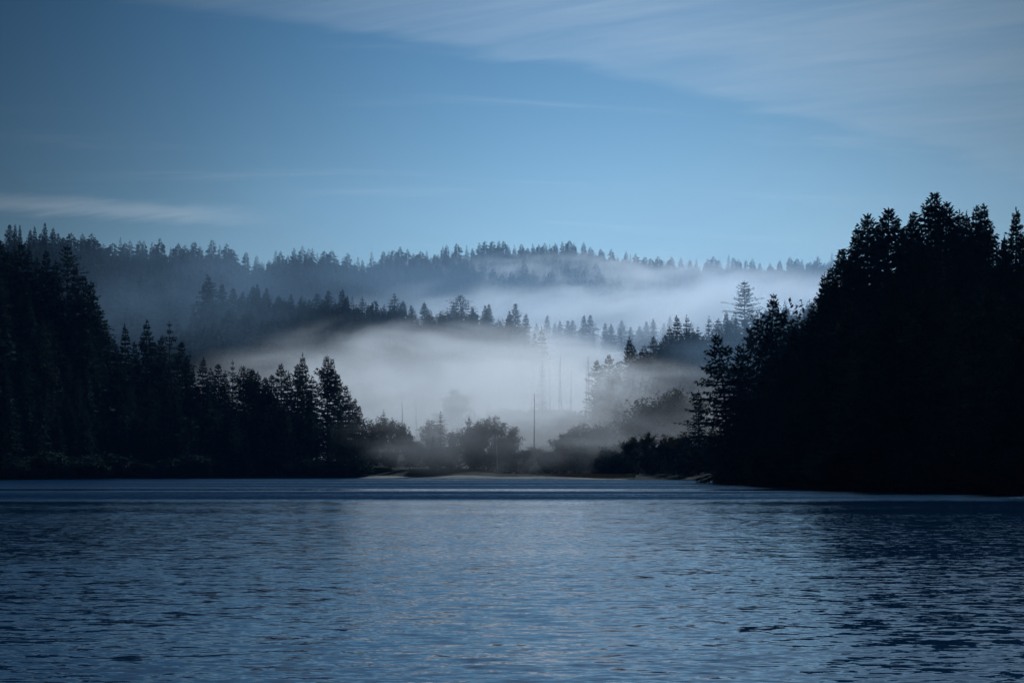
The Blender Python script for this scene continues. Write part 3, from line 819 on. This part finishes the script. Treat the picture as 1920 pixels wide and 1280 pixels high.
# ------------------------------------------------------------------ forest beyond the countable trees
def conifer_forest(name, pts, hs, crown_of, label):
    me = bpy.data.meshes.new(name)
    zs = ground(pts[:, 0], pts[:, 1]) - 0.5
    me.from_pydata([(x, y, z) for (x, y), z in zip(pts, zs)], [], [])
    a = me.attributes.new('size', 'FLOAT', 'POINT'); a.data.foreach_set('value', (hs / 30.0).astype(np.float32))
    a = me.attributes.new('turn', 'FLOAT', 'POINT'); a.data.foreach_set('value', rng.uniform(0, 6.28, len(hs)).astype(np.float32))
    o = link(name, me)
    ng = bpy.data.node_groups.new(name, 'GeometryNodeTree')
    ng.interface.new_socket('Geometry', in_out='INPUT', socket_type='NodeSocketGeometry')
    ng.interface.new_socket('Geometry', in_out='OUTPUT', socket_type='NodeSocketGeometry')
    N, K = ng.nodes, ng.links
    gi, go = N.new('NodeGroupInput'), N.new('NodeGroupOutput')
    g2i = N.new('GeometryNodeGeometryToInstance')
    for c in crown_of:
        oi = N.new('GeometryNodeObjectInfo')
        oi.inputs['Object'].default_value = c
        oi.transform_space = 'ORIGINAL'
        K.new(oi.outputs['Geometry'], g2i.inputs[0])
    iop = N.new('GeometryNodeInstanceOnPoints')
    iop.inputs['Pick Instance'].default_value = True
    sz = N.new('GeometryNodeInputNamedAttribute'); sz.data_type = 'FLOAT'; sz.inputs[0].default_value = 'size'
    tn = N.new('GeometryNodeInputNamedAttribute'); tn.data_type = 'FLOAT'; tn.inputs[0].default_value = 'turn'
    ri = N.new('FunctionNodeRandomValue'); ri.data_type = 'INT'
    ri.inputs[4].default_value, ri.inputs[5].default_value = 0, len(crown_of) - 1
    cx = N.new('ShaderNodeCombineXYZ')
    K.new(tn.outputs[0], cx.inputs[2])
    K.new(gi.outputs[0], iop.inputs['Points'])
    K.new(g2i.outputs[0], iop.inputs['Instance'])
    K.new(ri.outputs[2], iop.inputs['Instance Index'])
    K.new(cx.outputs[0], iop.inputs['Rotation'])
    K.new(sz.outputs[0], iop.inputs['Scale'])
    K.new(iop.outputs[0], go.inputs[0])
    md = o.modifiers.new('trees', 'NODES')
    md.node_group = ng
    tag(o, label, 'forest', kind='stuff')
    return o


def a_crown_of(meshes):
    out = []
    for crown, _t, _h in meshes:
        out.append(next(o for o in C.objects if o.data is crown))
    return out


def scatter(n_try, px0, px1, d0, d1, spacing, ok, hlo, hhi):
    pts, hs, cell = [], [], {}
    for _ in range(n_try):
        px = random.uniform(px0, px1)
        lo, hi = d0(px), d1(px)
        if hi <= lo:
            continue
        d = random.uniform(lo, hi)
        x = at(px, d)
        key = (int(x // spacing), int(d // spacing))
        if key in cell or not ok(px, d):
            continue
        cell[key] = 1
        pts.append((x, d)); hs.append(random.uniform(hlo, hhi))
    return np.array(pts), np.array(hs)


pts, hs = scatter(26000, -80, 1640, lambda p: F_dist(p) - 330, lambda p: F_dist(p) - 26, 8.5, lambda p, d: True, 13, 20)
back = F_dist(960 + F_PX * pts[:, 0] / pts[:, 1]) - pts[:, 1]
hs = hs + rng.uniform(0, 1, len(hs)) ** 2 * np.clip(back * 0.10, 0, 14)
conifer_forest('distant_forest', pts, hs, a_crown_of(far_fir), 'hazy blue conifer forest covering the far hillside')
pts, hs = scatter(6400, 225, 985, lambda p: M_dist(p) - (190 if p < 820 else 90), lambda p: M_dist(p) - 14, 7.0, lambda p, d: True, 15, 23)
conifer_forest('ridge_forest', pts, hs, a_crown_of(far_fir), 'misty conifer forest on the front of the middle ridge')
pts, hs = scatter(5000, 1140, 1640, lambda p: 500.0, lambda p: 660.0 if p > 1430 else 590.0, 6.5, lambda p, d: True, 16, 24)
conifer_forest('rise_forest', pts, hs, a_crown_of(far_fir), 'shaded conifer forest on the misty rise')
pts, hs = scatter(4000, -300, 560, lambda p: interp(p, *SHORE) + 8, lambda p: A_dist(p) + 60, 6.0, lambda p, d: True, 12, 17)
conifer_forest('shore_forest', pts, hs, a_crown_of(far_fir), 'black conifer forest filling the dark shore')
pts, hs = scatter(4000, 1560, 2700, lambda p: interp(p, *SHORE) + 30, lambda p: H_dist(p) + 70, 6.5, lambda p, d: True, 14, 19)
conifer_forest('headland_forest', pts, hs, a_crown_of(far_fir), 'black conifer forest on top of the headland')

pts, hs = scatter(2600, 700, 1330, lambda p: interp(p, *SHORE) + 60, lambda p: 660.0, 4.5, lambda p, d: True, 5, 10)
conifer_forest('valley_thicket', pts, hs * 30 / 14, a_crown_of(alder), 'grey leafy thicket on the foggy valley floor')

# ------------------------------------------------------------------ sandbar and its grass
m, n, l = material('wet_sand')
b = n['Principled BSDF']
b.inputs['Roughness'].default_value = 0.8
t = node(n, 'ShaderNodeTexCoord')
nz = node(n, 'ShaderNodeTexNoise'); nz.inputs['Scale'].default_value = 0.6; nz.inputs['Detail'].default_value = 8
l.new(t.outputs['Object'], nz.inputs['Vector'])
mx = node(n, 'ShaderNodeMix', data_type='RGBA')
l.new(nz.outputs[0], mx.inputs[0])
mx.inputs[6].default_value = (0.035, 0.036, 0.030, 1); mx.inputs[7].default_value = (0.11, 0.105, 0.085, 1)
l.new(mx.outputs[2], b.inputs['Base Color'])
M_SAND = m
cols = np.arange(632, 1185, 3.0)
rows_ = np.linspace(-3, 30, 14)
sv = []
for c_ in cols:
    s = float(interp(c_, *SHORE))
    ends = math.sin(math.pi * np.clip((c_ - 632) / 550, 0, 1)) ** 0.4
    dip = 0.55 + 0.45 * math.sin((c_ - 640) * 0.019 + 0.3) ** 2
    for q in rows_:
        u = (q + 3) / 33
        h = -0.15 + (0.85 * ends * dip) * math.sin(math.pi * min(u * 1.15, 1)) ** 0.7 + 0.06 * math.sin(c_ * 0.7 + q) + 0.3 * u
        dd = s - 4 + q + 1.4 * math.sin(c_ * 0.05) + 0.7 * math.sin(c_ * 0.21)
        sv.append((at(c_, dd), dd, h))
sv = np.array(sv)
k = len(rows_)
ii = (np.arange(len(cols) - 1)[:, None] * k + np.arange(k - 1)[None, :]).ravel()
sf = np.stack([ii, ii + k, ii + k + 1, ii + 1], 1)
tag(link('sandbar_shore', big_mesh('sandbar_shore', sv, sf, M_SAND)), 'pale low sandbar along the far shore', kind='structure')

m, n, l = material('dry_grass')
b = n['Principled BSDF']
b.inputs['Base Color'].default_value = (0.20, 0.16, 0.09, 1)
b.inputs['Roughness'].default_value = 0.8
G = Leaves()
for i in range(9000):
    px = min(max(random.gauss(1110, 42), 1000), 1190) if i < 6000 else random.uniform(700, 1040)
    q = random.uniform(3, 26) if i < 6000 else random.uniform(14, 30)
    d = float(interp(px, *SHORE)) + q - 3
    p = np.array((at(px, d), d, 0.35))
    G.kite(p, unit(np.array((random.uniform(-.35, .35), random.uniform(-.3, .3), 1.0))), random.uniform(0.5, 1.3), random.uniform(0.03, 0.06), np.array((1.0, 0, 0)), 0.1)
tag(link('shore_grass', G.mesh('shore_grass', m)), 'dry tan grass on the sandbar', 'grass', kind='stuff')

# ------------------------------------------------------------------ air: even haze and drifting fog banks
def box_mesh(name, sx, sy, sz, mat):
    v = [(x * sx, y * sy, z * sz) for z in (-1, 1) for y in (-1, 1) for x in (-1, 1)]
    f = [(0, 2, 3, 1), (4, 5, 7, 6), (0, 1, 5, 4), (2, 6, 7, 3), (0, 4, 6, 2), (1, 3, 7, 5)]
    return make_mesh(name, v, f, mat)


m, n, l = material('haze')
n.remove(n['Principled BSDF'])
pv = node(n, 'ShaderNodeVolumePrincipled')
pv.inputs['Color'].default_value = (0.12, 0.42, 1.0, 1)
pv.inputs['Density'].default_value = 0.00003
pv.inputs['Anisotropy'].default_value = 0.3
l.new(pv.outputs[0], n['Material Output'].inputs['Volume'])
ztop = float(GZ.max()) + 60
hz = link('haze', box_mesh('haze', 1600, 1450, (ztop + 6) / 2, m))
hz.location = (0, 1200, (ztop - 6) / 2)
tag(hz, 'thin blue morning haze over the lake and hills', kind='stuff')


# (no more than about five of these boxes overlap anywhere: the renderer keeps count of only so many)
def fog_bank(cx, cy_, cz, a, b_, c, dens, seed, nscale, label, lo=0.38, hi=0.66, floor=0.12, tilt=(0, 0, 0), power=1.0, g=0.35, col=(0.985, 0.99, 1.0)):
    m, n, l = material('fog')
    n.remove(n['Principled BSDF'])
    t = node(n, 'ShaderNodeTexCoord')
    mp = node(n, 'ShaderNodeMapping')
    mp.inputs['Scale'].default_value = (1 / a, 1 / b_, 1 / c)
    l.new(t.outputs['Object'], mp.inputs[0])
    ln_ = node(n, 'ShaderNodeVectorMath', operation='LENGTH')
    l.new(mp.outputs[0], ln_.inputs[0])
    mp2 = node(n, 'ShaderNodeMapping')
    mp2.inputs['Scale'].default_value = (nscale, nscale, nscale * 2.6)
    mp2.inputs['Location'].default_value = (seed * 3.7, seed * 1.9, seed)
    l.new(t.outputs['Object'], mp2.inputs[0])
    nz = node(n, 'ShaderNodeTexNoise')
    nz.inputs['Scale'].default_value = 1.0; nz.inputs['Detail'].default_value = 5; nz.inputs['Roughness'].default_value = 0.55; nz.inputs['Distortion'].default_value = 0.7
    l.new(mp2.outputs[0], nz.inputs['Vector'])
    rr = wmath('ADD', ln_.outputs['Value'], wmath('MULTIPLY', wmath('SUBTRACT', 0.5, nz.outputs[0], None, n, l), 2.1, None, n, l), None, n, l)
    shape = maprange(rr, 0.22, 1.05, 1, 0, n, l)
    if power != 1.0:
        shape = wmath('POWER', shape, power, None, n, l)
    edge = maprange(ln_.outputs['Value'], 0.80, 1.0, 1, 0, n, l)
    wisps = maprange(nz.outputs[0], lo, hi, floor, 1.0, n, l)
    dn = wmath('MULTIPLY', wmath('MULTIPLY', wmath('MULTIPLY', shape, edge, None, n, l), wisps, None, n, l), dens, None, n, l)
    pv = node(n, 'ShaderNodeVolumePrincipled')
    pv.inputs['Color'].default_value = (*col, 1)
    pv.inputs['Anisotropy'].default_value = g
    l.new(dn, pv.inputs['Density'])
    l.new(pv.outputs[0], n['Material Output'].inputs['Volume'])
    o = link('fog', box_mesh('fog', a, b_, c, m))
    o.location = (cx, cy_, cz)
    o.rotation_euler = tilt
    tag(o, label, kind='stuff')
    return o


fog_bank(195, 1240, 131, 380, 190, 50, 0.030, 1, 0.009, 'upper fog layer lying below the far skyline', g=0.5)
fog_bank(50, 1405, 177, 250, 80, 44, 0.022, 12, 0.018, 'wisps of fog clinging to the far ridge just under its treetops', g=0.5, lo=0.38, hi=0.64)
fog_bank(80, 1090, 94, 260, 150, 54, 0.022, 5, 0.010, 'pale fog filling the valley behind the middle ridge', g=0.5)
fog_bank(8, 768, 36, 112, 80, 34, 0.026, 17, 0.018, 'fog curling round the tip of the middle ridge', g=0.5, floor=0.45)
fog_bank(-26, 620, 27, 132, 120, 46, 0.018, 21, 0.019, 'lower fog layer drifting across the valley above the thicket', g=0.5, floor=0.5)
fog_bank(12, 512, 16, 112, 70, 32, 0.013, 13, 0.024, 'thin fog drifting in front of the dead stand and below the rise', g=0.45, floor=0.35)
fog_bank(14, 410, 17, 72, 34, 22, 0.0085, 11, 0.03, 'thin fog drifting over the thicket behind the sandbar', g=0.4, floor=0.6)
fog_bank(95, 522, 42, 70, 70, 50, 0.0036, 8, 0.012, 'faint blue mist between the headland and the misty rise', lo=0.3, hi=0.6, floor=0.6, g=0.3, col=(0.5, 0.75, 1.0))
fog_bank(-150, 690, 66, 80, 100, 60, 0.0016, 14, 0.012, 'faint blue mist before the shoulder of the middle ridge', lo=0.3, hi=0.6, floor=0.5, g=0.3, col=(0.5, 0.75, 1.0))
fog_bank(110, 1010, 90, 680, 410, 130, 0.0016, 4, 0.006, 'faint blue mist filling the whole valley', lo=0.3, hi=0.6, floor=0.5, g=0.3, col=(0.5, 0.75, 1.0))

print('planted', len(planted), {k: sum(1 for p in planted if p[0] == k) for k in KIND})
